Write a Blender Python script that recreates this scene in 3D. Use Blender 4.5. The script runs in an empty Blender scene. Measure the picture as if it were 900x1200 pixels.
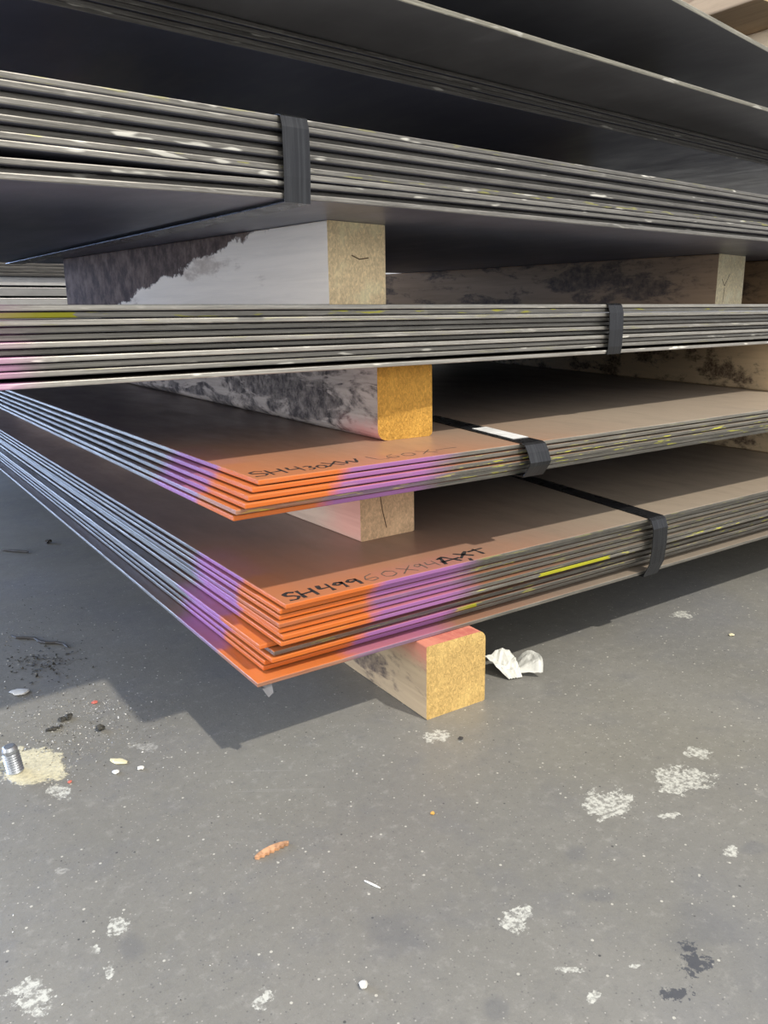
import bpy, bmesh, math, random
from mathutils import Vector, Matrix, noise
random.seed(7)
S = bpy.context.scene
COL = S.collection
R = math.radians

# ------------------------------------------------------------------ helpers
def link(o, parent=None):
    COL.objects.link(o)
    if parent is not None:
        o.parent = parent
    return o

def tag(o, label=None, cat=None, group=None, kind=None):
    if label: o['label'] = label
    if cat: o['category'] = cat
    if group: o['group'] = group
    if kind: o['kind'] = kind
    return o

def mobj(name, bm, mats, parent=None, smooth=False):
    me = bpy.data.meshes.new(name)
    bmesh.ops.recalc_face_normals(bm, faces=bm.faces)
    bm.to_mesh(me); bm.free()
    if not isinstance(mats, (list, tuple)): mats = [mats]
    for m in mats: me.materials.append(m)
    if smooth:
        for p in me.polygons: p.use_smooth = True
    return link(bpy.data.objects.new(name, me), parent)

def empty(name, loc=(0, 0, 0), rz=0):
    o = bpy.data.objects.new(name, None); o.empty_display_size = .05
    o.location = loc; o.rotation_euler = (0, 0, rz)
    return link(o)

def bevel(o, w, seg=2, ang=30):
    m = o.modifiers.new('bevel', 'BEVEL'); m.width = w; m.segments = seg
    m.limit_method = 'ANGLE'; m.angle_limit = R(ang)
    return o

# ------------------------------------------------------------------ node shorthand
class NT:
    def __init__(s, name):
        s.m = bpy.data.materials.new(name); s.m.use_nodes = True
        s.t = s.m.node_tree; s.t.nodes.clear()
        s.out = s.t.nodes.new('ShaderNodeOutputMaterial')
        s.b = s.t.nodes.new('ShaderNodeBsdfPrincipled')
        s.t.links.new(s.b.outputs[0], s.out.inputs[0])
    def n(s, typ, **kw):
        nd = s.t.nodes.new(typ)
        for k, v in kw.items(): setattr(nd, k, v)
        return nd
    def put(s, sock, v):
        if hasattr(v, 'is_output') or isinstance(v, bpy.types.NodeSocket): s.t.links.new(v, sock)
        elif v is not None: sock.default_value = v
    def M(s, op, a, b=None, c=None, clamp=False):
        nd = s.n('ShaderNodeMath', operation=op, use_clamp=clamp)
        s.put(nd.inputs[0], a); s.put(nd.inputs[1], b); s.put(nd.inputs[2], c)
        return nd.outputs[0]
    def V(s, op, a, b=None, out=0):
        nd = s.n('ShaderNodeVectorMath', operation=op)
        s.put(nd.inputs[0], a); s.put(nd.inputs[1], b)
        return nd.outputs[out]
    def step(s, x, lo, hi):        # smooth 0..1
        nd = s.n('ShaderNodeMapRange', interpolation_type='SMOOTHSTEP')
        s.put(nd.inputs[0], x); nd.inputs[1].default_value = lo; nd.inputs[2].default_value = hi
        return nd.outputs[0]
    def lin(s, x, lo, hi, a, b):
        nd = s.n('ShaderNodeMapRange'); s.put(nd.inputs[0], x)
        for i, v in enumerate((lo, hi, a, b)): nd.inputs[i + 1].default_value = v
        return nd.outputs[0]
    def mix(s, f, a, b):
        nd = s.n('ShaderNodeMix', data_type='RGBA')
        s.put(nd.inputs[0], f)
        for i, v in ((6, a), (7, b)):
            if isinstance(v, tuple) and len(v) == 3: v = (*v, 1)
            s.put(nd.inputs[i], v)
        return nd.outputs[2]
    def noise(s, vec, scale=5, detail=4, rough=.5, stretch=None, dist=0):
        if stretch is not None: vec = s.V('MULTIPLY', vec, stretch)
        nd = s.n('ShaderNodeTexNoise'); s.put(nd.inputs['Vector'], vec)
        nd.inputs['Scale'].default_value = scale; nd.inputs['Detail'].default_value = detail
        nd.inputs['Roughness'].default_value = rough; nd.inputs['Distortion'].default_value = dist
        return nd.outputs[0]
    def attr(s, name):
        return s.n('ShaderNodeAttribute', attribute_type='OBJECT', attribute_name=name).outputs['Fac']
    def obj(s):
        tc = s.n('ShaderNodeTexCoord'); return tc.outputs['Object']
    def sep(s, v):
        nd = s.n('ShaderNodeSeparateXYZ'); s.put(nd.inputs[0], v); return nd.outputs
    def bump(s, h, strength=.3, dist=.002):
        nd = s.n('ShaderNodeBump'); nd.inputs['Strength'].default_value = strength
        nd.inputs['Distance'].default_value = dist; s.put(nd.inputs['Height'], h)
        s.t.links.new(nd.outputs[0], s.b.inputs['Normal'])
    def fin(s, col, rough=.5, metal=0., spec=None):
        if isinstance(col, tuple) and len(col) == 3: col = (*col, 1)
        s.put(s.b.inputs['Base Color'], col); s.put(s.b.inputs['Roughness'], rough)
        s.put(s.b.inputs['Metallic'], metal)
        if spec is not None: s.b.inputs['Specular IOR Level'].default_value = spec
        return s.m

def plain(name, col, rough=.5, metal=0., nz=.15, scale=60):
    t = NT(name); o = t.obj(); f = t.noise(o, scale, 3)
    a = tuple(c * (1 - nz) for c in col); b = tuple(min(1, c * (1 + nz)) for c in col)
    return t.fin(t.mix(t.step(f, .3, .7), a, b), rough, metal)

# ------------------------------------------------------------------ steel sheet material
ORANGE = (.66, .140, .006); PURPLE = (.34, .12, .35); YEL = (.62, .60, .05)
def steel(name, top_l, top_r, under, edge=(.34, .32, .275), o_x=.11, p_x=.24, o_y=.10, p_y=.26, over=0.0, edge_dirt=.5, pink=False):
    t = NT(name); o = t.obj(); x, y, z = t.sep(o)
    g = t.n('ShaderNodeNewGeometry'); nx, ny, nz = t.sep(g.outputs['Normal'])
    up = t.step(nz, .6, .85); down = t.step(t.M('MULTIPLY', nz, -1), .6, .85)
    isedge = t.M('SUBTRACT', 1, t.M('ADD', up, down), clamp=True)
    rnd = t.attr('seed')
    ov = t.n('ShaderNodeCombineXYZ'); t.put(ov.inputs[2], t.M('MULTIPLY', rnd, 7.3))
    p = t.V('ADD', o, ov.outputs[0])
    # mill scale top
    n1 = t.noise(p, 3.5, 5, .6); n2 = t.noise(p, 26, 5, .65, (1, .35, 1)); n3 = t.noise(p, 160, 3, .6)
    side = t.step(t.M('ADD', x, t.M('MULTIPLY', t.M('SUBTRACT', n1, .5), .3)), .05, .65)
    base = t.mix(side, top_l, top_r)
    base = t.mix(t.M('MULTIPLY', t.step(n2, .45, .75), .45), base, tuple(c * .62 for c in top_r))
    base = t.mix(t.M('MULTIPLY', t.step(n3, .62, .75), .25), base, (.33, .27, .2))
    base = t.mix(t.M('MULTIPLY', t.step(t.M('ADD', y, t.M('MULTIPLY', t.M('SUBTRACT', n1, .5), .25)), .06, .45), .75), base, (.105, .095, .105))  # tops turn to the blue-grey of shade further back, put into the colour
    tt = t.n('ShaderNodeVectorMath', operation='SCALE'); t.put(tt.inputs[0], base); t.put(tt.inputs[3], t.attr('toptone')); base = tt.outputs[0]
    und = t.mix(t.step(n1, .35, .7), under, tuple(c * 1.5 for c in under))
    und = t.mix(t.M('MULTIPLY', t.step(n2, .5, .8), .5), und, tuple(c * 2.0 for c in under))
    # sheared edge
    s1 = t.noise(p, 1, 4, .6, (14, 14, 500)); s2 = t.noise(p, 1, 3, .6, (90, 90, 900))
    ed = t.mix(t.step(s1, .3, .7), tuple(c * edge_dirt for c in edge), edge)
    ed = t.mix(t.M('MULTIPLY', t.step(s2, .5, .8), .35), ed, tuple(min(1, c * 1.8) for c in edge))
    glint_n = t.noise(p, 1, 2, .5, (18, 18, 110)); white = t.M('MULTIPLY', t.step(glint_n, .62, .68), t.attr('white'))  # glints painted into the edge colour as short pale streaks
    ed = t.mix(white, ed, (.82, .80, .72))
    yn = t.noise(p, 1, 3, .6, (24, 24, 300)); yy = t.M('MULTIPLY', t.M('MULTIPLY', t.step(yn, .57, .63), t.attr('yellow')), t.step(t.M('MULTIPLY', ny, -1), .5, .8))
    solid = t.M('MULTIPLY', t.M('GREATER_THAN', t.M('ADD', x, t.M('MULTIPLY', s1, .02)), t.attr('stripe0')), t.M('LESS_THAN', t.M('ADD', x, t.M('MULTIPLY', s1, .02)), t.attr('stripe1')))
    ed = t.mix(t.M('MAXIMUM', yy, solid), ed, YEL)
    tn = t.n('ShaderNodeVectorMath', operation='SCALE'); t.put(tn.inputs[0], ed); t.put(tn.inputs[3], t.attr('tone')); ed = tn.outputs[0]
    # sprayed corner
    n4 = t.noise(p, 30, 3, .6); wob = t.M('MULTIPLY', t.M('SUBTRACT', n4, .5), .035)
    y2 = t.M('MULTIPLY', y, o_x / o_y if o_y else 1)
    al = t.M('ADD', t.M('MAXIMUM', x, y2), wob)
    om = t.M('SUBTRACT', 1, t.step(al, o_x - .012, o_x + .012)); pm = t.M('SUBTRACT', 1, t.step(al, p_x - .03, p_x + .03))
    pcol = t.mix(om, (.52, .22, .42) if pink else PURPLE, ORANGE)
    mn = t.M('ADD', t.M('MINIMUM', x, y), t.M('MULTIPLY', wob, .4))
    tp = t.M('MULTIPLY', t.M('SUBTRACT', 1, t.step(mn, .012, .05)), t.attr('toppaint'))
    cover = t.M('ADD', t.M('MULTIPLY', isedge, t.attr('paint')), t.M('MULTIPLY', up, tp), clamp=True)
    cover = t.M('MULTIPLY', cover, t.lin(s2, .2, .8, 1.0, .75))
    pmask = t.M('MULTIPLY', pm, cover)
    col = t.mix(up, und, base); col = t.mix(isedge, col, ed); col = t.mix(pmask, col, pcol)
    if over:   # faint overspray drifting over the top near the corner
        od = t.M('SUBTRACT', 1, t.step(t.M('ADD', t.M('ADD', t.M('MULTIPLY', x, .8), t.M('MULTIPLY', y, 1.3)), t.M('MULTIPLY', wob, 3)), .02, .42))
        col = t.mix(t.M('MULTIPLY', t.M('MULTIPLY', od, up), over), col, (.60, .20, .07))
    metal = t.M('MULTIPLY', t.M('MULTIPLY', isedge, .75), t.M('SUBTRACT', 1, t.M('MAXIMUM', pmask, t.M('MAXIMUM', yy, white))))
    rough = t.M('ADD', t.lin(n2, .3, .7, .30, .44), t.M('MULTIPLY', isedge, .12))
    t.bump(t.M('ADD', t.M('MULTIPLY', s2, isedge), t.M('MULTIPLY', n2, .3)), .25, .0006)
    return t.fin(col, rough, metal, .4)

UND = (.17, .175, .22)
M_A = steel('rusty_mill_scale', (.28, .155, .11), (.36, .295, .225), UND, over=.55)
M_B = steel('brown_mill_scale', (.36, .21, .135), (.38, .31, .235), UND, o_x=.095, p_x=.225, o_y=.09, p_y=.22, over=.6)
M_C = steel('bright_edged_steel', (.12, .1, .09), (.15, .13, .1), UND, edge=(.52, .50, .45), o_x=.02, p_x=.20, o_y=.02, pink=True, edge_dirt=.62)
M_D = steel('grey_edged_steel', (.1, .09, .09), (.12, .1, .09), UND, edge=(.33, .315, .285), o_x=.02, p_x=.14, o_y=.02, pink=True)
M_E = steel('dark_mill_scale', (.08, .075, .08), (.08, .075, .08), (.10, .105, .14), edge=(.21, .20, .185), o_x=.001, p_x=.001, o_y=.001)
M_F = steel('dark_sheet_with_bright_edge', (.08, .075, .08), (.08, .075, .08), (.16, .16, .17), edge=(.55, .52, .42), o_x=.001, p_x=.001, o_y=.001)

# ------------------------------------------------------------------ sheets
def sheet(name, mat, loc, yaw, W, L, t=.0051, bend=None, nx=24, rot_j=.0):
    """bend(xl) gives the sag in metres along the front direction."""
    bm = bmesh.new(); top = []; bot = []
    xs = [W * (i / nx) ** 1.6 for i in range(nx + 1)]
    for xl in xs:
        dz = bend(xl) if bend else 0
        top.append((bm.verts.new((xl, 0, t + dz)), bm.verts.new((xl, L, t + dz * .2))))
        bot.append((bm.verts.new((xl, 0, dz)), bm.verts.new((xl, L, dz * .2))))
    for i in range(nx):
        bm.faces.new((top[i][0], top[i + 1][0], top[i + 1][1], top[i][1]))
        bm.faces.new((bot[i][0], bot[i][1], bot[i + 1][1], bot[i + 1][0]))
        bm.faces.new((bot[i][0], bot[i + 1][0], top[i + 1][0], top[i][0]))
        bm.faces.new((bot[i][1], top[i][1], top[i + 1][1], bot[i + 1][1]))
    for i in (0, nx):
        bm.faces.new((bot[i][0], top[i][0], top[i][1], bot[i][1]))
    o = mobj(name, bm, mat, smooth=False)
    o.location = loc; o.rotation_euler = (0, 0, yaw + rot_j)
    bevel(o, .0011, 2, 40)
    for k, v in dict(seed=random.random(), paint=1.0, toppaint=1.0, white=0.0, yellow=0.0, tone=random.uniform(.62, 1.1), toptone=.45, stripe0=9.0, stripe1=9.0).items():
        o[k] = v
    return o

ORD = ['topmost', 'second', 'third', 'fourth', 'fifth', 'sixth', 'seventh', 'eighth', 'ninth', 'tenth', 'eleventh', 'twelfth', 'lowest']
def olabel(i, n):
    if i == 0: return 'topmost'
    if i == n - 1: return 'lowest'
    return ORD[i] + ' from top'

# bundle A: thirteen sheets on the floor timber
A = [(.3007, .6708), (.3167, .6900), (.3177, .6885), (.3198, .675), (.3228, .6766), (.3120, .6860), (.3264, .6665),
     (.3286, .6650), (.3262, .6693), (.3256, .6670), (.3284, .6714), (.3288, .6700), (.3325, .6643)]
nA = len(A); A_sheets = []
for k, (x, y) in enumerate(A):
    o = sheet('steel_sheet', M_A, (x, y, .0902 + k * .0065), R(.12), 1.52, 2.45, rot_j=R(random.uniform(-.05, .05)))
    i = nA - 1 - k
    o['yellow'] = [0, 0, .3, .5, .6, .2, .8, .3, .2, .3, .6, .2, .3][k]
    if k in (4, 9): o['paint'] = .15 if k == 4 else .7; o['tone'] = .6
    if k == 4: o['toppaint'] = .5
    if k == 6: o['stripe0'] = .37; o['stripe1'] = .50
    if k == 3: o['stripe0'] = .25; o['stripe1'] = .28
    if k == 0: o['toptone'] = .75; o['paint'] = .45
    extra = {0: 'top sheet carrying black marker writing', nA - 1: 'sheet sticking out beyond the others, resting on timber'}.get(i, 'steel sheet with orange and purple painted corner')
    tag(o, f'{olabel(i, nA)} {extra}, in bundle nearest the floor', 'steel sheet', 'steel sheets of the lowest bundle')
    A_sheets.append(o)
A_sheets[-1]['toppaint'] = .25; A_sheets[-1]['toptone'] = 1.0

# bundle B: six sheets
B = [(.2828, .6640), (.2840, .6600), (.2900, .6520), (.2944, .6540), (.3005, .6577), (.3069, .6576)]
nB = len(B); B_sheets = []
for k, (x, y) in enumerate(B):
    o = sheet('steel_sheet', M_B, (x, y, .2660 + k * .0064), R(.35), 1.52, 2.45)
    i = nB - 1 - k
    o['yellow'] = [.2, .8, .7, .9, .3, .1][k]
    if k == 1: o['paint'] = .45
    extra = {0: 'sheet with marker writing on brown top', nB - 1: 'orange-cornered sheet over short pale timber'}.get(i, 'steel sheet with painted corner edge')
    tag(o, f'{olabel(i, nB)} {extra}, in second bundle from floor', 'steel sheet', 'steel sheets of the second bundle')
    B_sheets.append(o)
B_sheets[-1]['toppaint'] = .2; B_sheets[-1]['toptone'] = 1.0

# bundle C: eye level, ends beyond the left of the photo
YC = math.atan(.0625); nC = 11; C_sheets = []
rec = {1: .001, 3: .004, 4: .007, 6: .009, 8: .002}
for i in range(nC):
    k = nC - 1 - i
    z = .3962 + k * .00595 - (.0028 if k == 0 else 0)
    off = rec.get(i, 0); cx = -.072 + random.uniform(-.006, .006)
    sag = (lambda xl, kk=k: -.0030 * xl / 1.4 - .0012 * (1 if kk else .6) * max(0, .35 - xl))
    o = sheet('steel_sheet', M_C, (cx, .7005 + off - (.004 if k == 0 else 0), z + .0012), YC, 1.9, 2.2, bend=sag)
    o['yellow'] = .9 if i == 1 else (.15 if i in (2, 5, 9) else 0); o['white'] = 1.0 if i in (7, 8, 9, 10) else .3
    if i == 1: o['stripe0'] = .02; o['stripe1'] = .26
    o['paint'] = [.3, .3, .1, .1, .05, .3, .05, .7, .8, .9, 1.0][i]
    if i in rec: o['tone'] = .45  # recess shade of set-back sheets put into their edge colour
    tag(o, f'{olabel(i, nC)} steel sheet with bright bare edge, in the eye-level bundle, third from floor', 'steel sheet', 'steel sheets of the third bundle')
    C_sheets.append(o)

# bundle D: above, lower three sheets sag away on the left
YD = math.atan(.072); nD = 12; D_sheets = []
for i in range(nD):
    if i < 9:
        z = .6172 - .0048 - i * .0056; off = {1: .0, 2: .008, 4: .008, 6: .007}.get(i, 0)
        sag = None
    else:
        j = i - 9
        z = .5660 - .0048 - j * .0054 + .0005; off = (.002, .011, -.002)[j]
        sag = (lambda xl: -.0068 * max(0, min(1, (.52 - xl) / .40)) ** 1.25 + .0001)
    o = sheet('steel_sheet', M_D, (-.075 + random.uniform(-.006, .006), .6335 + off, z), YD, 1.9, .98, bend=sag)
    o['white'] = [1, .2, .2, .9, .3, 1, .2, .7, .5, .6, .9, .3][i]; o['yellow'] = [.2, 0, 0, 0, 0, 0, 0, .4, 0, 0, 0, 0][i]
    o['paint'] = .15 if i < 7 else .5
    if off > .005: o['tone'] = .45  # set-back edges darkened in colour, as shade in the recess
    tag(o, f'{olabel(i, nD)} grey steel sheet with bare edge, in the fourth bundle, above eye level', 'steel sheet', 'steel sheets of the fourth bundle')
    D_sheets.append(o)

# bundle E: dark sheets, and the wide sheet on them
YE = math.atan(.092); nE = 5; E_sheets = []
for i in range(nE):
    k = nE - 1 - i
    o = sheet('steel_sheet', M_E, (-.08, .762 + (.002 if i % 2 else 0), .7105 + k * .0052), YE, 2.0, 2.2)
    o['white'] = .5 if i in (4, 2) else .1; o['paint'] = 0.0
    tag(o, f'{olabel(i, nE)} thin dark steel sheet, set back in bundle under the wide overhanging sheet', 'steel sheet', 'dark sheets of the fifth bundle')
    E_sheets.append(o)
E2 = sheet('steel_sheet', M_F, (-.08, .6385, .7370), math.atan(.081), 2.0, 2.3, t=.0055)
E2['paint'] = 0.0; E2['white'] = .6
tag(E2, 'wide dark steel sheet with one bright front edge, overhanging the thin dark sheets', 'steel sheet')
F1 = sheet('steel_sheet', M_F, (.35, .630, .8355), R(9.6), 1.9, 2.1, t=.0065)
F1['paint'] = 0.0; F1['white'] = .4
tag(F1, 'slanting dark steel sheet across the top right corner of photo', 'steel sheet')

# ------------------------------------------------------------------ handwriting
def marker(name, cols, f=0):
    t = NT(name); o = t.obj(); n = t.noise(o, 260, 3, .6)
    return t.fin(t.mix(t.step(n, .35 + f, .7), cols[0], cols[1]), .55)
M_INK = marker('black_marker_ink', ((.018, .018, .02), (.05, .04, .035)))
M_FAINT = marker('faded_marker_ink', ((.10, .075, .06), (.17, .12, .09)))
G = {
 'S': [[(.85, .85), (.5, 1), (.15, .85), (.2, .6), (.6, .5), (.85, .3), (.6, .02), (.1, .08)]],
 'H': [[(.1, 1), (.15, 0)], [(.12, .45), (.85, .55)], [(.85, 1), (.9, 0)]],
 '4': [[(.2, 1), (.1, .5), (.8, .5)], [(.75, 1), (.8, 0)]],
 '9': [[(.8, .9), (.4, 1), (.15, .75), (.4, .55), (.8, .7), (.85, 1), (.9, .5), (.9, 0)]],
 '3': [[(.1, .9), (.5, 1), (.8, .8), (.45, .55), (.85, .3), (.5, 0), (.1, .1)]],
 '6': [[(.8, 1), (.3, .8), (.1, .35), (.4, 0), (.85, .15), (.8, .45), (.2, .4)]],
 '0': [[(.5, 1), (.12, .7), (.15, .2), (.5, 0), (.88, .25), (.85, .75), (.5, 1)]],
 'X': [[(.1, 1), (.95, 0)], [(.95, 1), (.05, 0)]],
 'A': [[(.05, 0), (.3, .9), (.45, 1), (.95, 0)], [(0, .35), (1.1, .45)], [(.3, .95), (.05, .8)]],
 'W': [[(.0, 1), (.25, 0), (.5, .8), (.75, 0), (1.05, 1)]],
 'Y': [[(.0, 1), (.5, .45)], [(1.0, 1), (.5, .45), (.45, 0)]],
 'T': [[(0, .75), (1.1, .85)], [(.5, 1), (.6, 0)]],
 ',': [[(.4, .1), (.2, -.25)]],
 '/': [[(.1, 1), (.3, .1), (.9, .0)]],
 '-': [[(0, .4), (.5, .5), (1, .45)]],
}
def writing(name, parent, mat, lab, chars, w=.0022, z=.0052):
    """chars: (char, x0, y0, width, height) in the sheet's own frame"""
    out = []
    for ch, x0, y0, cw, chh in chars:
        bm = bmesh.new()
        for st in G[ch]:
            pts = [Vector((x0 + u * cw + (v - .5) * .002, y0 + v * chh * .86, 0)) for u, v in st]
            # densify for a soft hand-drawn line
            dn = []
            for a, b in zip(pts, pts[1:]):
                for q in range(6): dn.append(a.lerp(b, q / 6))
            dn.append(pts[-1])
            sm = [dn[0]] + [(dn[i - 1] + dn[i] * 2 + dn[i + 1]) / 4 for i in range(1, len(dn) - 1)] + [dn[-1]]
            prev = None
            for i, p in enumerate(sm):
                d = (sm[min(i + 1, len(sm) - 1)] - sm[max(i - 1, 0)]).normalized(); nn = Vector((-d.y, d.x, 0))
                ww = w * (.75 + .5 * noise.noise(p * 90)) * .5
                v1 = bm.verts.new(p + nn * ww + Vector((0, 0, z))); v2 = bm.verts.new(p - nn * ww + Vector((0, 0, z)))
                v3 = bm.verts.new(p - nn * ww + Vector((0, 0, z + .0001))); v4 = bm.verts.new(p + nn * ww + Vector((0, 0, z + .0001)))
                cur = (v1, v2, v3, v4)
                if prev:
                    for a in range(4): bm.faces.new((prev[a], prev[(a + 1) % 4], cur[(a + 1) % 4], cur[a]))
                prev = cur
        q = mobj(name, bm, mat, parent); q['label'] = lab; out.append(q)
    return out
y0 = .006
writing('marker_character', A_sheets[-1], M_INK, 'bold black handwriting', [('S', .008, y0, .017, .028), ('H', .024, y0, .020, .027), ('4', .048, y0 + .002, .018, .026), ('9', .066, y0 + .002, .014, .022), ('9', .082, y0 + .002, .016, .022),
    ('A', .208, y0 + .001, .026, .028), (',', .240, y0, .012, .026), ('X', .236, y0 + .008, .022, .022), ('T', .258, y0 + .006, .022, .026)], w=.0052)
writing('marker_character', A_sheets[-1], M_FAINT, 'faded grey handwriting', [('6', .103, y0 + .003, .020, .024), ('0', .126, y0 + .003, .022, .022), ('X', .150, y0 + .002, .022, .024), ('9', .172, y0 + .002, .013, .022), ('4', .188, y0 + .002, .017, .022)], w=.0022)
writing('marker_character', B_sheets[-1], M_INK, 'bold black handwriting', [('S', .004, .014, .020, .030), ('H', .022, .014, .019, .028), ('4', .044, .014, .018, .028), ('3', .062, .014, .012, .022), ('0', .074, .014, .013, .018), ('X', .086, .016, .020, .026), ('W', .104, .018, .024, .024)], w=.0034)
writing('marker_character', B_sheets[-1], M_FAINT, 'faded grey handwriting', [('/', .142, .016, .02, .028), ('6', .160, .016, .018, .022), ('0', .180, .016, .02, .02), ('X', .204, .016, .022, .022), ('-', .230, .020, .03, .02)], w=.0018)

# bent tab hanging below the lowest corner
def poly_prism(pts, z0, z1):
    bm = bmesh.new()
    a = [bm.verts.new((p[0], p[1], z0)) for p in pts]; b = [bm.verts.new((p[0], p[1], z1)) for p in pts]
    bm.faces.new(a); bm.faces.new(b)
    for i in range(len(pts)): bm.faces.new((a[i], a[(i + 1) % len(pts)], b[(i + 1) % len(pts)], b[i]))
    return bm
bm = bmesh.new()
T = [(.004, .006, .0006), (.017, .004, .0006), (.017, .0, -.0100), (.010, -.003, -.0120)]
va = [bm.verts.new(p) for p in T]; vb = [bm.verts.new((p[0] + .001, p[1] + .0025, p[2])) for p in T]
bm.faces.new(va); bm.faces.new(vb)
for i in range(4): bm.faces.new((va[i], va[(i + 1) % 4], vb[(i + 1) % 4], vb[i]))
mobj('bent_tab', bm, plain('dull_grey_metal', (.16, .16, .17), .45, .6), A_sheets[0])

# ------------------------------------------------------------------ straps
def strapmat():
    t = NT('black_steel_strapping'); o = t.obj(); n = t.noise(o, 1, 4, .6, (260, 14, 10)); n2 = t.noise(o, 60, 3)
    return t.fin(t.mix(t.step(n, .4, .75), (.045, .046, .05), (.075, .078, .082)), t.lin(n2, .3, .7, .24, .36), .75)
M_STRAP = strapmat()
def strap(label, loc, yaw, w, prof, shear, back, zt, zb, group=None):
    """prof: (y, z) points down the front, top to bottom, sheet frame; loc is the left end of the front line"""
    bm = bmesh.new(); th = .0009; rows = []
    path = [(back, zt), (back * .5, zt), (.03, zt)] + prof + [(.03, zb), (back, zb)]
    # normals for thickness
    for i, (y, z) in enumerate(path):
        a = path[max(i - 1, 0)]; b = path[min(i + 1, len(path) - 1)]
        d = Vector((b[0] - a[0], b[1] - a[1])).normalized(); n = Vector((d.y, -d.x))
        # travelling front-and-down: outward normal points to -y / +z first
        n = Vector((d.y, -d.x))
        if i < 3: n = Vector((0, 1))
        elif i >= len(path) - 2: n = Vector((0, -1))
        elif n.x > 0: n = -n
        sx = shear * max(0, y) if i < 4 or i >= len(path) - 2 else 0
        rows.append([bm.verts.new((sx, y, z)), bm.verts.new((sx + w, y, z)), bm.verts.new((sx + w, y + n.x * th, z + n.y * th)), bm.verts.new((sx, y + n.x * th, z + n.y * th))])
    for r0, r1 in zip(rows, rows[1:]):
        for a in range(4): bm.faces.new((r0[a], r0[(a + 1) % 4], r1[(a + 1) % 4], r1[a]))
    bm.faces.new(rows[0]); bm.faces.new(rows[-1])
    o = mobj('steel_strap', bm, M_STRAP); o.location = loc; o.rotation_euler = (0, 0, yaw)
    tag(o, label, 'strap', group)
    return o
SG = 'black straps around the bundles'
zA = .0902 + 12 * .0065 + .0048
sA = strap('black steel strap around lowest bundle, right of the floor timber', (.889, .6640, 0), R(.12), .031,
      [(.0, zA + .0006), (-.004, zA - .002), (-.0085, zA - .013), (-.0085, .135), (-.006, .110), (.003, .0900)], .17, 2.40, zA + .0005, .0890, SG)
zB = .266 + 5 * .0064 + .0048
sB = strap('black steel strap with white sticker around second bundle from floor', (.638, .6550, 0), R(.35), .033,
      [(.0, zB + .0006), (-.004, zB - .001), (-.009, zB - .009), (-.0135, zB - .020), (-.012, .279), (-.002, .2655)], .20, 2.40, zB + .0005, .2648, SG)
lab = poly_prism([(.0105 + .004, .030), (.0105 + .029, .030), (.0305 + .029, .128), (.0305 + .004, .128)], zB + .0016, zB + .0019)
lbl = mobj('sticker', lab, plain('white_sticker_paper', (.78, .78, .76), .5), sB); lbl['label'] = 'blank white sticker'
zC = .3955 + 10 * .00595 + .0048 + .0012
ycs = .7005 + .0625 * (.895 + .072)
sC = strap('short dark strap around the eye-level bundle, right of centre', (.893, ycs, 0), YC, .031,
      [(.0, zC - .0010), (-.003, zC - .003), (-.006, zC - .013), (-.007, .425), (-.0065, .402), (-.0055, .3925)], .0, 2.15, zC - .0008, .3908, SG)
yds = .6335 + .072 * (.35 + .075)
sD = strap('wide black strap with scratched face around the upper bundle', (.346, yds, 0), YD, .0275,
      [(.0, .6180), (-.003, .6165), (-.0055, .608), (-.0058, .585), (-.0055, .568), (-.0045, .5475)], .0, .94, .6178, .5470, SG)

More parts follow.
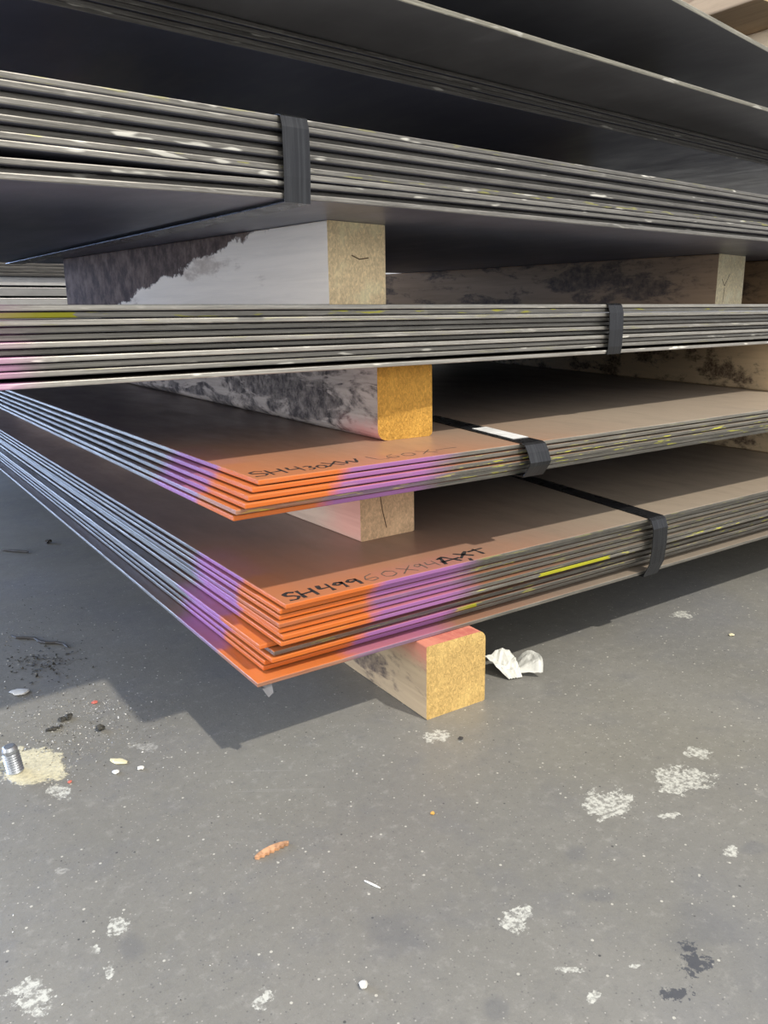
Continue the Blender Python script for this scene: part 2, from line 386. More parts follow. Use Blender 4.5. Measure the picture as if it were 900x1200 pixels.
# ------------------------------------------------------------------ timbers
def wood(name, side, dark, end, dirt=.5, dirt_scale=10, pink=0., bark=None, endbump=.6, grain=1., end_ring=.4, pz=1, p0=.055):
    t = NT(name); o = t.obj(); x, y, z = t.sep(o)
    g = t.n('ShaderNodeTexCoord'); nx, ny, nz = t.sep(g.outputs['Normal'])
    isend = t.step(t.M('ABSOLUTE', ny), .6, .8)
    gr = t.noise(o, 1, 5, .65, (95, 6, 95), .5); gr2 = t.noise(o, 1, 5, .6, (34, 9, 34), 1.2)
    d1 = t.noise(o, dirt_scale, 6, .7, (1, .45, 1)); d2 = t.noise(o, dirt_scale * 6, 4, .7)
    col = t.mix(t.M('MULTIPLY', t.step(gr, .35, .7), .45 * grain), side, tuple(c * .6 for c in side))
    m = t.M('MULTIPLY', t.step(t.M('ADD', d1, t.M('MULTIPLY', t.M('SUBTRACT', gr2, .5), .6 * grain)), .62 - dirt * .3, .70 - dirt * .2), t.lin(d2, .3, .6, .35, 1))
    col = t.mix(m, col, dark)
    if bark:    # dark weathered bark, bounded by a slanting line on the side
        ln = t.M('ADD', t.M('SUBTRACT', t.M('MULTIPLY', y, bark[0]), t.M('SUBTRACT', bark[1], z)), t.M('MULTIPLY', t.M('SUBTRACT', t.noise(o, 1, 4, .7, (60, 20, 25)), .5), .05))
        bm_ = t.step(ln, -.002, .003)
        bc = t.mix(t.step(t.noise(o, 1, 5, .7, (90, 45, 30)), .35, .7), (.055, .036, .028), (.20, .145, .115))
        col = t.mix(bm_, col, bc)
    if pink:
        pk = t.M('SUBTRACT', 1, t.step(t.M('ADD', y, t.M('MULTIPLY', t.M('SUBTRACT', d1, .5), .12)), .02, .12))
        pk = t.M('MULTIPLY', pk, t.step(t.M('ADD', t.M('MULTIPLY', z, pz), t.M('MULTIPLY', t.M('SUBTRACT', d1, .5), .06)), p0, p0 + .03))
        col = t.mix(t.M('MULTIPLY', pk, pink), col, (.85, .20, .16))
    # end grain
    rr = t.V('LENGTH', t.V('SUBTRACT', t.V('MULTIPLY', o, (1, 0, 1)), (.07, 0, .02)), None, 1)
    ring = t.M('SINE', t.M('ADD', t.M('MULTIPLY', rr, 900), t.M('MULTIPLY', t.noise(o, 30, 2), 9)))
    e1 = t.noise(o, 1, 5, .7, (320, 1, 170), 1.0); e2 = t.noise(o, 30, 3)
    ec = t.mix(t.step(e1, .35, .7), tuple(c * .62 for c in end), end)
    ec = t.mix(t.M('MULTIPLY', t.step(ring, -.3, 1), end_ring), ec, tuple(c * .66 for c in end))
    ec = t.mix(t.M('MULTIPLY', t.step(e2, .5, .7), .3), ec, tuple(min(1, c * 1.3) for c in end))
    col = t.mix(isend, col, ec)
    t.bump(t.M('ADD', t.M('MULTIPLY', t.M('MULTIPLY', e1, isend), endbump), t.M('MULTIPLY', t.M('MULTIPLY', gr, .35), t.M('SUBTRACT', 1, isend))), .8, .0025)
    return t.fin(col, .8, 0, .2)

def timber(name, mat, loc, yaw, w, h, L, label, group=None, bv=.004, rough=.0008, chamfer=None, cracks=None):
    """a sawn beam: origin at its front left bottom corner, running along local y"""
    prof = []
    c = chamfer or {}
    for key, (px, pz), (ax, az), (bx, bz) in (('bl', (0, 0), (0, 1), (1, 0)), ('br', (w, 0), (-1, 0), (0, 1)), ('tr', (w, h), (0, -1), (-1, 0)), ('tl', (0, h), (1, 0), (0, -1))):
        r = c.get(key, bv); n = 5
        for i in range(n + 1):
            a = i / n * math.pi / 2
            cxp = px + (r if px == 0 else -r); czp = pz + (r if pz == 0 else -r)
            p0 = Vector((px + ax * r, pz + az * r)); p1 = Vector((px + bx * r, pz + bz * r)); cc = Vector((cxp, czp))
            q = cc + (p0 - cc) * math.cos(a) + (p1 - cc) * math.sin(a)
            prof.append(q)
    # order: bl goes (0,r)->(r,0); then br (w-r,0)->(w,r); tr (w,h-r)->(w-r,h); tl (r,h)->(0,h-r)
    bm = bmesh.new(); ny = 28; rows = []
    for j in range(ny + 1):
        yy = L * (j / ny) ** 1.3; row = []
        for q in prof:
            jx = noise.noise(Vector((q.x * 30 + loc[0] * 9, yy * 9, q.y * 30))) * rough
            sx = jx if .01 < q.x < w - .01 else (min(0, jx) if False else jx)
            row.append(bm.verts.new((q.x + sx, yy, q.y + (0 if q.y < .001 or q.y > h - .001 else jx))))
        rows.append(row)
    n = len(prof)
    for r0, r1 in zip(rows, rows[1:]):
        for a in range(n): bm.faces.new((r0[a], r0[(a + 1) % n], r1[(a + 1) % n], r1[a]))
    for row in (rows[0], rows[-1]):
        ctr = bm.verts.new((w / 2, row[0].co.y, h / 2))
        for a in range(n): bm.faces.new((row[a], row[(a + 1) % n], ctr))
    o = mobj(name, bm, mat); o.location = loc; o.rotation_euler = (0, 0, yaw)
    tag(o, label, 'timber', group)
    if cracks:
        for pts in cracks:
            bm = bmesh.new()
            for (x0, z0), (x1, z1) in zip(pts, pts[1:]):
                d = Vector((x1 - x0, z1 - z0)).normalized() * .0006; nn = Vector((-d.y, d.x))
                q = [(x0 + nn.x, z0 + nn.y), (x1 + nn.x, z1 + nn.y), (x1 - nn.x, z1 - nn.y), (x0 - nn.x, z0 - nn.y)]
                f = [bm.verts.new((a, -.0003, b)) for a, b in q]; g = [bm.verts.new((a, .0005, b)) for a, b in q]
                bm.faces.new(f); bm.faces.new(g)
                for i in range(4): bm.faces.new((f[i], f[(i + 1) % 4], g[(i + 1) % 4], g[i]))
            mobj('drying_crack', bm, M_CRACK, o)
    return o
M_CRACK = plain('crack_shadow_brown', (.10, .055, .03), .9)
W1 = wood('yellow_pine_soft', (.48, .36, .22), (.12, .09, .07), (.82, .55, .20), dirt=.42, dirt_scale=14, pink=.55, endbump=1.2, end_ring=.1)
W2 = wood('pale_pine_smooth', (.52, .37, .26), (.3, .2, .14), (.78, .53, .32), dirt=.1, pink=.3, p0=-.02, endbump=.2, end_ring=.35)
W3 = wood('weathered_grey_pine', (.50, .42, .35), (.06, .048, .042), (.80, .44, .09), dirt=.62, dirt_scale=9, pink=.5, pz=-1, p0=-.035, endbump=2.0, grain=1.6, end_ring=.15)
W4 = wood('cream_pine_with_bark', (.88, .80, .70), (.5, .42, .35), (1.0, .80, .50), dirt=.12, dirt_scale=7, bark=(.20, .115), endbump=.15, end_ring=.35, grain=.5)
W5 = wood('dusty_brown_pine', (.44, .29, .17), (.13, .095, .07), (1.0, .88, .60), dirt=.5, dirt_scale=12, endbump=.2, end_ring=.2)
W6 = wood('rough_tan_pine', (.70, .54, .34), (.12, .08, .055), (.6, .42, .2), dirt=.45, dirt_scale=22, grain=.6, endbump=1)
GT = 'timber spacers between the bundles'
timber('timber_spacer', W1, (.498, .652, .0), R(-1), .086, .090, 2.5, 'square timber on the floor with yellow sawn end and pink sprayed edge', GT, chamfer={'tr': .010, 'tl': .002}, bv=.002)
timber('timber_spacer', W1, (1.60, .70, .0), R(0), .09, .090, 2.3, 'timber on the floor under the far right of lowest bundle', GT)
timber('timber_spacer', W2, (.512, .806, .1734), R(2), .085, .0925, 1.9, 'short pale timber with cracked end between the two lowest bundles', GT, bv=.002,
       cracks=[[(.030, .058), (.034, .035), (.040, .012)], [(.058, .080), (.070, .075), (.082, .073)], [(.012, .07), (.018, .055)]])
timber('timber_spacer', W6, (1.500, .830, .1734), R(-3), .09, .0925, 1.9, 'brown timber between the two lowest bundles at right photo edge', GT)
timber('timber_spacer', W3, (.520, .776, .3032), R(-1.3), .080, .0898, 1.9, 'weathered grey timber with rough orange-gold end under eye-level bundle', GT, chamfer={'bl': .014, 'br': .006}, rough=.0016)
timber('timber_spacer', W6, (1.405, .800, .3032), R(-14), .09, .0880, 1.8, 'rough tan timber under eye-level bundle at right photo edge', GT, rough=.0015)
timber('timber_spacer', W4, (.466, .789, .4613), R(9), .087, .0893, .72, 'cream timber with bark patch and pale end under the strapped upper bundle', GT, bv=.0015,
       cracks=[[(.034, .054), (.046, .050), (.060, .052)]])
timber('timber_spacer', W5, (1.372, .912, .4600), R(11), .125, .0906, 1.0, 'dusty brown timber with small pale end, right side of the upper gap', GT, bv=.002,
       cracks=[[(.022, .046), (.036, .034), (.056, .056)], [(.037, .031), (.034, .004)]])
timber('timber_spacer', W5, (1.66, .93, .4600), R(6), .09, .0906, 1.0, 'dark timber in the upper gap, beyond the small pale timber end', GT)
for x in (.35, 1.35):
    timber('timber_spacer', W5, (x, 1.28, .6177), R(6), .09, .0927, .9, 'timber in the dark gap over the strapped upper bundle, %s' % ('left' if x < 1 else 'right'), GT)
for x in (.8, 1.6):
    timber('timber_spacer', W5, (x, 1.30, .7427), R(6), .09, .0926, 1.2, 'timber in the dark gap under the slanting top sheet, %s' % ('left' if x < 1 else 'right'), GT)
timber('timber_spacer', W6, (1.458, .90, .8422), R(0), .09, .0925, 1.6, 'tan timber on the slanting top sheet at right photo edge', GT)
W7 = wood('brown_plank', (.50, .36, .22), (.3, .2, .12), (.6, .45, .25), dirt=.1)
timber('wooden_plank', W7, (1.310, .84, .9349), R(0), .40, .05, 1.6, 'broad brown plank in the top right corner, over the tan timber', None)

# ------------------------------------------------------------------ floor
SPOTS = [
('w',0.5401,0.4268,22.00,-25.92,-17.39,-24.43),('w',0.6325,0.4113,15.97,-22.34,-18.51,-25.95),('w',0.3685,0.3686,46.86,-44.66,-32.08,-45.47),
('w',0.4862,0.6166,32.41,-25.44,-36.41,-50.79),('w',0.3609,0.2872,117.96,-134.39,-70.34,-100.15),('w',0.1778,0.4141,92.08,-44.98,-49.89,-71.04),
('c',0.1084,0.8158,26.20,-5.11,-14.63,-20.48),('w',0.0471,0.5101,53.66,-10.32,-28.25,-40.22),('w',0.1164,0.5379,77.41,-22.77,-42.38,-60.11),
('w',0.0952,0.5252,181.32,-48.19,-102.87,-146.08),('w',0.0972,0.4971,209.83,-59.14,-55.84,-79.40),('w',0.3665,0.3114,64.26,-69.67,-154.39,-219.50),
('w',1.0121,0.6826,28.01,-39.19,-28.29,-38.61),('w',0.5739,0.3205,66.72,-104.50,-48.04,-67.78),('w',0.6866,0.4304,34.09,-49.50,-39.63,-55.40),
('w',0.5732,0.3824,44.51,-60.49,-76.24,-107.23),('w',0.4057,0.2875,107.91,-135.63,-191.01,-271.51),('w',0.1205,0.7494,52.27,-11.75,-41.33,-58.01),
('v',0.2124,0.7865,48.95,-15.68,-42.46,-59.29),('v',0.0937,0.6301,146.20,-32.88,-110.58,-156.25),
('d',0.2867,0.4178,28.16,-19.69,-19.99,-28.35),('d',0.4736,0.2829,19.01,-27.65,-23.50,-33.34),('D',0.4413,0.2662,63.12,-90.40,-38.64,-54.92),
('D',0.4505,0.2769,82.64,-116.98,-80.77,-114.70),('D',0.4478,0.2597,99.72,-147.33,-76.71,-109.03),('d',0.4624,0.3941,52.74,-57.87,-44.49,-62.79),
('d',0.3002,0.3181,73.16,-66.12,-58.33,-83.09),('D',0.4074,0.2571,41.57,-57.05,-83.71,-119.17),('d',0.4376,0.3501,40.09,-46.13,-51.48,-72.87),
('d',0.1153,0.5130,79.67,-24.26,-36.46,-51.78),('d',0.5890,0.3125,35.50,-58.04,-52.46,-74.01)]
def floor_mat():
    t = NT('worn_grey_painted_concrete'); o = t.obj()
    n1 = t.noise(o, 3.0, 5, .6); n2 = t.noise(o, 14, 6, .65); n3 = t.noise(o, 240, 3, .7); n4 = t.noise(o, 900, 2, .6); n5 = t.noise(o, 45, 5, .7)
    col = t.mix(t.step(n1, .3, .7), (.185, .180, .160), (.225, .218, .195))
    col = t.mix(t.M('MULTIPLY', t.step(n2, .48, .72), .45), col, (.150, .150, .152))
    col = t.mix(t.M('MULTIPLY', t.step(n3, .5, .75), .35), col, (.13, .125, .115))
    col = t.mix(t.M('MULTIPLY', t.step(n4, .60, .70), .35), col, (.33, .32, .29))
    col = t.mix(t.M('MULTIPLY', t.step(t.noise(o, 1.6, 3, .5), .50, .64), .35), col, (.205, .195, .155))
    col = t.mix(t.M('MULTIPLY', t.step(t.noise(t.V('ADD', o, (5, 3, 0)), 2.4, 3, .5), .52, .66), .35), col, (.165, .172, .190))
    mott = t.noise(o, 75, 5, .75)
    col = t.mix(t.M('MULTIPLY', t.step(mott, .52, .72), .45), col, (.33, .32, .29)); col = t.mix(t.M('MULTIPLY', t.step(mott, .46, .28), .35), col, (.12, .12, .118))
    for sv, off, rot in (((3, 110, 1), (0, 0, 0), .6), ((130, 4, 1), (2, 7, 0), -.35)):   # faint drag scratches
        vr = t.n('ShaderNodeVectorRotate', rotation_type='Z_AXIS'); t.put(vr.inputs['Vector'], t.V('ADD', o, off)); vr.inputs['Angle'].default_value = rot
        sc = t.noise(vr.outputs[0], 1, 3, .6, sv)
        col = t.mix(t.M('MULTIPLY', t.M('MULTIPLY', t.step(sc, .68, .74), t.step(t.noise(o, 5, 3), .5, .62)), .22), col, (.36, .35, .33))
    # scattered pale dust specks
    vo = t.n('ShaderNodeTexVoronoi'); t.put(vo.inputs['Vector'], o); vo.inputs['Scale'].default_value = 120
    cr = t.n('ShaderNodeSeparateColor'); t.put(cr.inputs[0], vo.outputs['Color'])
    sp = t.M('MULTIPLY', t.M('LESS_THAN', vo.outputs['Distance'], .14), t.M('GREATER_THAN', cr.outputs[0], .80))
    col = t.mix(t.M('MULTIPLY', sp, .7), col, (.6, .58, .5))
    v2 = t.n('ShaderNodeTexVoronoi'); t.put(v2.inputs['Vector'], o); v2.inputs['Scale'].default_value = 330
    c2 = t.n('ShaderNodeSeparateColor'); t.put(c2.inputs[0], v2.outputs['Color'])
    col = t.mix(t.M('MULTIPLY', t.M('MULTIPLY', t.M('LESS_THAN', v2.outputs['Distance'], .22), t.M('GREATER_THAN', c2.outputs[0], .86)), .55), col, (.45, .43, .38))
    col = t.mix(t.M('MULTIPLY', t.M('MULTIPLY', t.M('LESS_THAN', v2.outputs['Distance'], .25), t.M('LESS_THAN', c2.outputs[0], .10)), .5), col, (.08, .08, .08))
    dk = t.M('MULTIPLY', t.M('LESS_THAN', vo.outputs['Distance'], .13), t.M('LESS_THAN', cr.outputs[1], .05))
    col = t.mix(t.M('MULTIPLY', dk, .8), col, (.05, .05, .05))
    xy = t.V('MULTIPLY', o, (1, 1, 0))
    big = t.noise(o, 60, 5, .7); fine = t.noise(o, 210, 4, .7)
    masks = {}
    for k, x, y, a, b, c, d in SPOTS:
        dv = t.V('SUBTRACT', xy, (x, y, 0))
        u = t.V('DOT_PRODUCT', dv, (a, b, 0), 1); v = t.V('DOT_PRODUCT', dv, (c, d, 0), 1)
        r = t.M('SQRT', t.M('ADD', t.M('MULTIPLY', u, u), t.M('MULTIPLY', v, v)))
        masks.setdefault(k, []).append(r)
    def m(k, nz, amp, lo, hi):
        r = masks[k][0]
        for q in masks[k][1:]: r = t.M('MINIMUM', r, q)
        return t.M('SUBTRACT', 1, t.step(t.M('ADD', r, t.M('MULTIPLY', t.M('SUBTRACT', nz, .5), amp)), lo, hi))
    holes = t.lin(fine, .42, .56, .12, .95)
    col = t.mix(t.M('MULTIPLY', m('d', t.noise(o, 22, 4, .6), 2.6, .35, 1.15), .32), col, (.10, .105, .12))
    col = t.mix(t.M('MULTIPLY', m('D', fine, 3.6, .55, .8), .85), col, (.052, .056, .068))
    col = t.mix(t.M('MULTIPLY', t.M('MULTIPLY', m('v', big, 3.5, .5, .7), holes), .6), col, (.45, .44, .40))
    col = t.mix(t.M('MULTIPLY', m('w', big, 3.2, .62, .74), holes), col, (.56, .56, .50))
    cm = m('c', big, 1.6, .75, .95)
    col = t.mix(t.M('MULTIPLY', cm, t.lin(fine, .35, .6, .6, 1)), col, (.66, .61, .42))
    t.bump(t.M('ADD', t.M('ADD', t.M('MULTIPLY', n3, .4), t.M('MULTIPLY', n5, .5)), t.M('MULTIPLY', cm, t.M('ADD', 1.2, big))), .35, .0016)
    return t.fin(col, t.lin(n2, .3, .7, .32, .50), 0, .5)
bm = bmesh.new()
vs = [bm.verts.new(p) for p in ((-8, -6, 0), (12, -6, 0), (12, 11, 0), (-8, 11, 0))]; bm.faces.new(vs)
bot = [bm.verts.new((v.co.x, v.co.y, -.1)) for v in vs]; bm.faces.new(bot)
for i in range(4): bm.faces.new((vs[i], vs[(i + 1) % 4], bot[(i + 1) % 4], bot[i]))
tag(mobj('floor', bm, floor_mat()), kind='structure')
def box_bm(x0, x1, y0, y1, z0, z1):
    bm = bmesh.new(); bmesh.ops.create_cube(bm, size=1)
    for v in bm.verts: v.co = Vector((x0 + (v.co.x + .5) * (x1 - x0), y0 + (v.co.y + .5) * (y1 - y0), z0 + (v.co.z + .5) * (z1 - z0)))
    return bm
def wall_mat():
    t = NT('painted_profiled_wall'); o = t.obj(); x, y, z = t.sep(o)
    w = t.M('SINE', t.M('MULTIPLY', x, 21)); n = t.noise(o, 2, 4)
    t.bump(w, .6, .02)
    return t.fin(t.mix(t.step(n, .3, .7), (.42, .44, .46), (.52, .53, .54)), .6)
tag(mobj('wall_back', box_bm(-8, 12, 10.8, 11, 0, 6), wall_mat()), kind='structure')

# ------------------------------------------------------------------ neighbouring stack seen through the left gap
M_BG = steel('pale_galvanised_sheet', (.5, .5, .5), (.5, .5, .5), (.12, .12, .13), edge=(.80, .78, .74), o_x=.001, p_x=.001, o_y=.001, edge_dirt=.85)
zb = .0
def far_bundle(x, y, z, n, pitch, lab):
    for k in range(n):
        o = sheet('steel_sheet', M_BG, (x, y + random.uniform(0, .01), z + k * pitch), 0, 1.5, 1.4, t=pitch * .80, nx=2)
        o['paint'] = 0.0
        tag(o, f'{["lowest", "lower middle", "middle", "upper middle", "topmost"][k * 4 // max(1, n - 1)]} pale sheet of distant stack, {lab}', 'steel sheet', 'pale sheets of the distant stack')
for z, n, pt, lab in ((.09, 3, .040, 'bottom bundle'), (.30, 3, .040, 'second bundle'), (.498, 3, .040, 'bundle seen through left gap')):
    far_bundle(.20, 3.45, z, n, pt, lab)
LV = [(0, .09), (.202, .098), (.412, .086)]
for z, hh in LV:
    for x in (.3, 1.3):
        timber('timber_spacer', W4, (x, 3.47, z), 0, .09, hh, 1.3, 'timber in distant pale stack, %s, %s' % ({0: 'on the floor', .202: 'in its middle gap', .412: 'in its top gap'}[z], 'left' if x < 1 else 'right'), 'timbers of the distant stack')
for k in range(8):
    o = sheet('steel_sheet', M_E, (.20, 3.44, .612 + k * .0125), 0, 1.5, 1.4, t=.011, nx=2); o['paint'] = 0.0  # dark sheets stand in for the shaded gap between distant bundles
    tag(o, 'dark thick sheet standing in for shaded gap above the distant pale stack', 'steel sheet', 'dark stand-ins for shade on the distant stack')
# ------------------------------------------------------------------ crumpled paper
def paper_lobe(nu, nv, fn, name, mat, parent):
    bm = bmesh.new(); g = [[bm.verts.new(fn(i / nu, j / nv)) for j in range(nv + 1)] for i in range(nu + 1)]
    for i in range(nu):
        for j in range(nv): bm.faces.new((g[i][j], g[i + 1][j], g[i + 1][j + 1], g[i][j + 1]))
    o = mobj(name, bm, mat, parent)
    s = o.modifiers.new('thick', 'SOLIDIFY'); s.thickness = .0005
    return o
M_PAPER = plain('crumpled_white_paper', (.66, .66, .60), .6, 0, .12, 90)
pr = empty('crumpled_paper', (.657, .684, 0), R(-14)); pr.scale = (1.1, 1.1, 1.15)
tag(pr, 'crumpled white paper scrap on the floor right of yellow-ended timber', 'paper scrap')
def f1(u, v):
    x = -.030 + u * .041; y = -.014 + v * .034 - u * .004
    z = .0015 + .022 * v * (1 - .35 * u) + .005 * math.sin(u * 7 + v * 3) * v + .004 * abs(noise.noise(Vector((u * 5, v * 5, 1))))
    x += .012 * (v - .5) * (u - .5) + (.018 * (1 - v) * (1 - u))
    return (x, y + .004 * u, max(z, .0008))
def f2(u, v):
    ang = R(-42 + 105 * u); rr = .003 + .036 * v ** .75
    x = .001 + rr * math.cos(ang) * (1 - .12 * math.sin(u * 5)); y = -.004 + rr * math.sin(ang) * .7
    z = .003 + .019 * math.sin(u * math.pi * .9 + .2) * v ** .7 + .0035 * noise.noise(Vector((u * 4, v * 4, 9))) * v + .003 * math.sin(u * 9) * v
    return (x, y, max(z, .0008))
paper_lobe(10, 10, f1, 'folded_flap', M_PAPER, pr); paper_lobe(12, 10, f2, 'twisted_end', M_PAPER, pr)

# ------------------------------------------------------------------ anchor stud
def lathe(prof, n=28):
    bm = bmesh.new(); rings = []
    for r, z in prof:
        rings.append([bm.verts.new((r * math.cos(2 * math.pi * i / n), r * math.sin(2 * math.pi * i / n), z)) for i in range(n)])
    for a, b in zip(rings, rings[1:]):
        for i in range(n): bm.faces.new((a[i], a[(i + 1) % n], b[(i + 1) % n], b[i]))
    bm.faces.new(rings[0]); bm.faces.new(rings[-1])
    return bm
prof = [(.0108, 0)]
z = .001
while z < .021:
    prof += [(.0108, z), (.0090, z + .0014)]; z += .0028
prof += [(.0098, .0232), (.0096, .0265), (.0080, .0300), (.0064, .0305)]
bolt = mobj('anchor_stud', lathe(prof), plain('zinc_plated_steel', (.42, .44, .46), .32, .8), smooth=False)
bolt.scale = (.78, .78, .95); bolt.location = (.092, .815, 0); bolt.rotation_euler = (R(-3), R(-6), 0)
tag(bolt, 'threaded zinc anchor stud standing in a pale mortar patch, left floor', 'bolt')

# ------------------------------------------------------------------ wood splinter, stick, bits
bm = bmesh.new(); n = 14; up = []; lo = []
for i in range(n + 1):
    u = i / n; wd = .0042 * (1 - abs(2 * u - 1) ** 3) + .0006
    cy = .0016 * math.sin(u * 3); tooth = .0016 * (i % 2)
    up.append((u * .031, cy + wd * .5)); lo.append((u * .031, cy - wd * .5 - tooth))
pts = up + lo[::-1]
a = [bm.verts.new((p[0], p[1], .0003)) for p in pts]; b = [bm.verts.new((p[0], p[1], .0028)) for p in pts]
N = len(pts)
for i in range(n):
    bm.faces.new((a[i], a[i + 1], a[N - 2 - i], a[N - 1 - i])); bm.faces.new((b[i], b[i + 1], b[N - 2 - i], b[N - 1 - i]))
for i in range(N): bm.faces.new((a[i], a[(i + 1) % N], b[(i + 1) % N], b[i]))
o = mobj('wood_splinter', bm, plain('orange_brown_wood_chip', (.50, .27, .14), .8, 0, .35, 200))
o.location = (.234, .5475, 0); o.rotation_euler = (0, 0, R(3)); o.scale = (1.08, 1.2, 1)
tag(o, 'brown serrated wood splinter lying on the open floor', 'wood chip')

def rod(name, p0, p1, r, mat, label, cat, wob=.0, n=8):
    bm = bmesh.new(); p0 = Vector(p0); p1 = Vector(p1); d = (p1 - p0); L = d.length; d.normalize()
    s = d.cross(Vector((0, 0, 1))).normalized(); rings = []
    for i in range(n + 1):
        c = p0 + d * (L * i / n) + s * wob * math.sin(i * 1.7); rr = r * (1 - .45 * abs(2 * i / n - 1) ** 3)
        rings.append([bm.verts.new(c - p0 + s * rr * math.cos(k * math.pi / 3) + Vector((0, 0, r + rr * math.sin(k * math.pi / 3)))) for k in range(6)])
    for A_, B_ in zip(rings, rings[1:]):
        for k in range(6): bm.faces.new((A_[k], A_[(k + 1) % 6], B_[(k + 1) % 6], B_[k]))
    bm.faces.new(rings[0]); bm.faces.new(rings[-1])
    o = mobj(name, bm, mat); o.location = (p0.x, p0.y, 0)
    return tag(o, label, cat)
M_WHITE = plain('white_scrap', (.68, .67, .62), .6)
M_DARKB = plain('dark_wood_bit', (.035, .032, .03), .7)
rod('white_stick', (.2956, .4708, 0), (.3014, .4560, 0), .0009, M_WHITE, 'small white stick on the floor near the bottom centre', 'stick')
rod('dark_twig', (.221, 1.688, 0), (.262, 1.640, 0), .0028, M_DARKB, 'dark straight twig in shadow at the left photo edge', 'twig', .0006)
rod('dark_twig', (.155, 1.20, 0), (.215, 1.11, 0), .0022, M_DARKB, 'crooked dark twig among dirt, left shadow area', 'twig', .004)

def chip(name, x, y, s, mat, label, cat, flat=.45, rz=0, sx=1.):
    bm = bmesh.new(); bmesh.ops.create_icosphere(bm, subdivisions=2, radius=1)
    for v in bm.verts:
        k = 1 + .55 * noise.noise(v.co * 1.7 + Vector((x * 50, y * 50, 0)))
        v.co = Vector((v.co.x * s * k * sx, v.co.y * s * k, v.co.z * s * flat * k))
    mz = min(v.co.z for v in bm.verts)
    for v in bm.verts: v.co.z -= mz
    o = mobj(name, bm, mat); o.location = (x, y, 0); o.rotation_euler = (0, 0, rz)
    return tag(o, label, cat)
M_YEL = plain('pale_yellow_chip', (.72, .66, .42), .7); M_PINKC = plain('red_chip', (.55, .14, .10), .7)
M_ORC = plain('amber_bit', (.65, .36, .08), .6); M_DIRT = plain('black_dirt', (.05, .047, .038), .9, 0, .6, 300)
chip('pale_chip', .1845, .7693, .005, M_YEL, 'pale yellow chip on the floor right of the anchor stud', 'chip', .2, R(-50), 1.9)
chip('pebble', .1755, .7504, .0035, M_WHITE, 'left of two small white pebbles below the pale yellow chip', 'pebble', .4)
chip('pebble', .1986, .7435, .0033, M_WHITE, 'right of two small white pebbles below the pale yellow chip', 'pebble', .4)
chip('pale_chip', .1296, 1.0008, .0085, M_WHITE, 'whitish chip in the shadow above the anchor stud', 'chip', .2, R(-40), 1.4)
chip('amber_crumb', .3963, .5098, .0022, M_ORC, 'tiny amber crumb on the open floor, centre', 'crumb', .5)
chip('white_lump', .2379, .383, .0030, M_WHITE, 'small white lump on the floor at the bottom centre', 'pebble', .7)
chip('red_chip', .1987, .9181, .0036, M_PINKC, 'small red chip on the gritty floor near the shadow corner', 'chip', .3)
chip('red_chip', .1327, .7604, .0022, M_PINKC, 'tiny red chip just below the pale mortar patch', 'chip', .4)
chip('dark_fragment', .3101, 1.6896, .006, M_DARKB, 'dark fragment right of the straight twig, in shadow', 'fragment', .7)
chip('dark_fragment', .5032, .5977, .0028, M_DARKB, 'dark crumb in front of the yellow-ended floor timber', 'fragment', .5)
chip('dirt_clump', .1865, .8475, .0048, M_DIRT, 'round dark dirt clump between mortar patch and shadow corner', 'dirt', .7)
chip('pale_chip', .9966, .5916, .0035, M_YEL, 'small yellowish chip at the right edge of floor', 'chip', .4)
for i in range(9):
    chip('dirt_clump', .1514 + random.uniform(-.014, .014), .8867 + random.uniform(-.012, .012), random.uniform(.002, .005), M_DIRT, 'crumb of the black dirt heap above the mortar patch', 'dirt', .5)['group'] = 'crumbs of the black dirt heap'

# uncountable grit
bm = bmesh.new()
def grit(x, y, s, mi):
    if .48 < x < .62 and y > .64 or (x - .092) ** 2 + (y - .815) ** 2 < .0002: return
    vs = [bm.verts.new((x + random.uniform(-s, s), y + random.uniform(-s, s), random.uniform(0, s * .8))) for _ in range(4)]
    for q in ((0, 1, 2), (0, 1, 3), (0, 2, 3), (1, 2, 3)):
        f = bm.faces.new([vs[k] for k in q]); f.material_index = mi
for _ in range(1500):
    x = random.gauss(.165, .05); y = random.gauss(.87, .055); grit(x, y, random.uniform(.0004, .0014), random.choice((0, 0, 1, 2, 2)))
for _ in range(900):
    x = random.gauss(.12, .07); y = random.gauss(1.15, .13); grit(x, y, random.uniform(.0005, .002), random.choice((1, 1, 1, 2, 0)))
for _ in range(1100):
    x = random.uniform(.02, 1.2); y = random.uniform(.2, 1.0); grit(x, y, random.uniform(.0002, .0009) * (.5 + y), random.choice((0, 1, 2, 0)))
for _ in range(160):
    x = random.gauss(.17, .02); y = random.gauss(1.08, .03); grit(x, y, random.uniform(.001, .004), 1)
tag(mobj('floor_grit', bm, [M_WHITE, M_DIRT, plain('grey_grit', (.3, .28, .22), .8)]), 'fine pale and dark grit scattered over the grey floor', 'grit', kind='stuff')

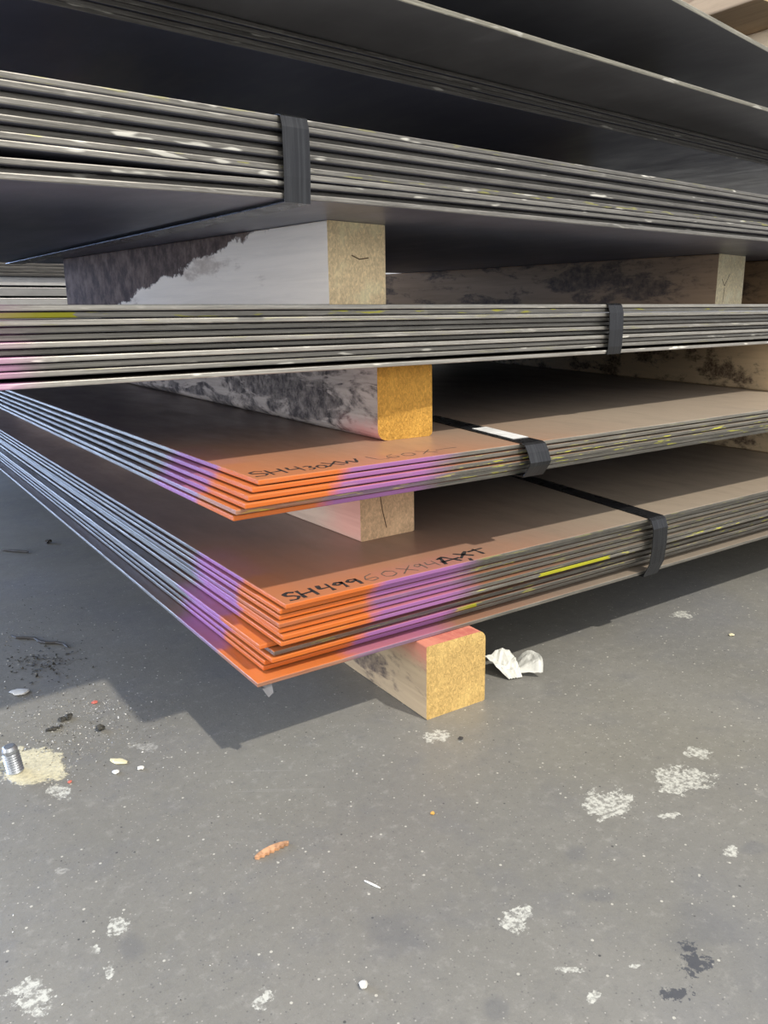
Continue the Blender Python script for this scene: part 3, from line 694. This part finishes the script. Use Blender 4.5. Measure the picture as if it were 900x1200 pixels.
# ------------------------------------------------------------------ light
w = bpy.data.worlds.new('hall'); S.world = w; w.use_nodes = True
bg = w.node_tree.nodes['Background']; bg.inputs[0].default_value = (.95, .96, 1.0, 1); bg.inputs[1].default_value = .95
sun = bpy.data.lights.new('high_bay_lamp', 'SUN'); sun.energy = 3.0; sun.angle = R(1.6); sun.color = (1.0, .94, .84)
so = link(bpy.data.objects.new('high_bay_lamp', sun)); so.location = (1, -2, 5)
so.rotation_euler = Vector((-.2, .65, -1)).to_track_quat('-Z', 'Y').to_euler()
def area(name, loc, to, sx, sy, e, col):
    l = bpy.data.lights.new(name, 'AREA'); l.shape = 'RECTANGLE'; l.size = sx; l.size_y = sy; l.energy = e; l.color = col
    o = link(bpy.data.objects.new(name, l)); o.location = loc
    o.rotation_euler = (Vector(to) - Vector(loc)).to_track_quat('-Z', 'Y').to_euler()
area('daylight_doorway', (-2.4, 5.2, 1.4), (.3, 1.0, .2), 3.4, 2.6, 400, (.40, .58, 1.0))
area('side_opening', (-3.6, 1.0, .9), (.3, 1.0, .5), 2.6, 1.6, 95, (.95, .97, 1.0))
area('front_fill', (-1.0, -5.0, 2.2), (.8, 1, .4), 5.0, 2.2, 120, (1.0, .95, .86))  # soft fill added behind the camera to brighten fronts and timber ends

# ------------------------------------------------------------------ camera
M = [[0.8253704941780208, -0.5644479964737371, -0.0127281820034877], [-0.14686307725587558, -0.19287506902352078, -0.9701703171547287], [0.5451557427738102, 0.8026192540837505, -0.24208996074760986]]
cam = bpy.data.cameras.new('camera'); co = link(bpy.data.objects.new('camera', cam))
cols = [Vector(M[0]), -Vector(M[1]), -Vector(M[2])]
mw = Matrix.Identity(4)
for c in range(3):
    for r in range(3): mw[r][c] = cols[c][r]
mw[2][3] = .45
co.matrix_world = mw
cam.sensor_fit = 'VERTICAL'; cam.sensor_height = 24; cam.lens = 928 / 1200 * 24
cam.clip_start = .01; cam.clip_end = 100
S.camera = co
S.view_settings.view_transform = 'Standard'; S.view_settings.look = 'None'
S.view_settings.exposure = 0; S.view_settings.gamma = 1; S.view_settings.use_curve_mapping = False
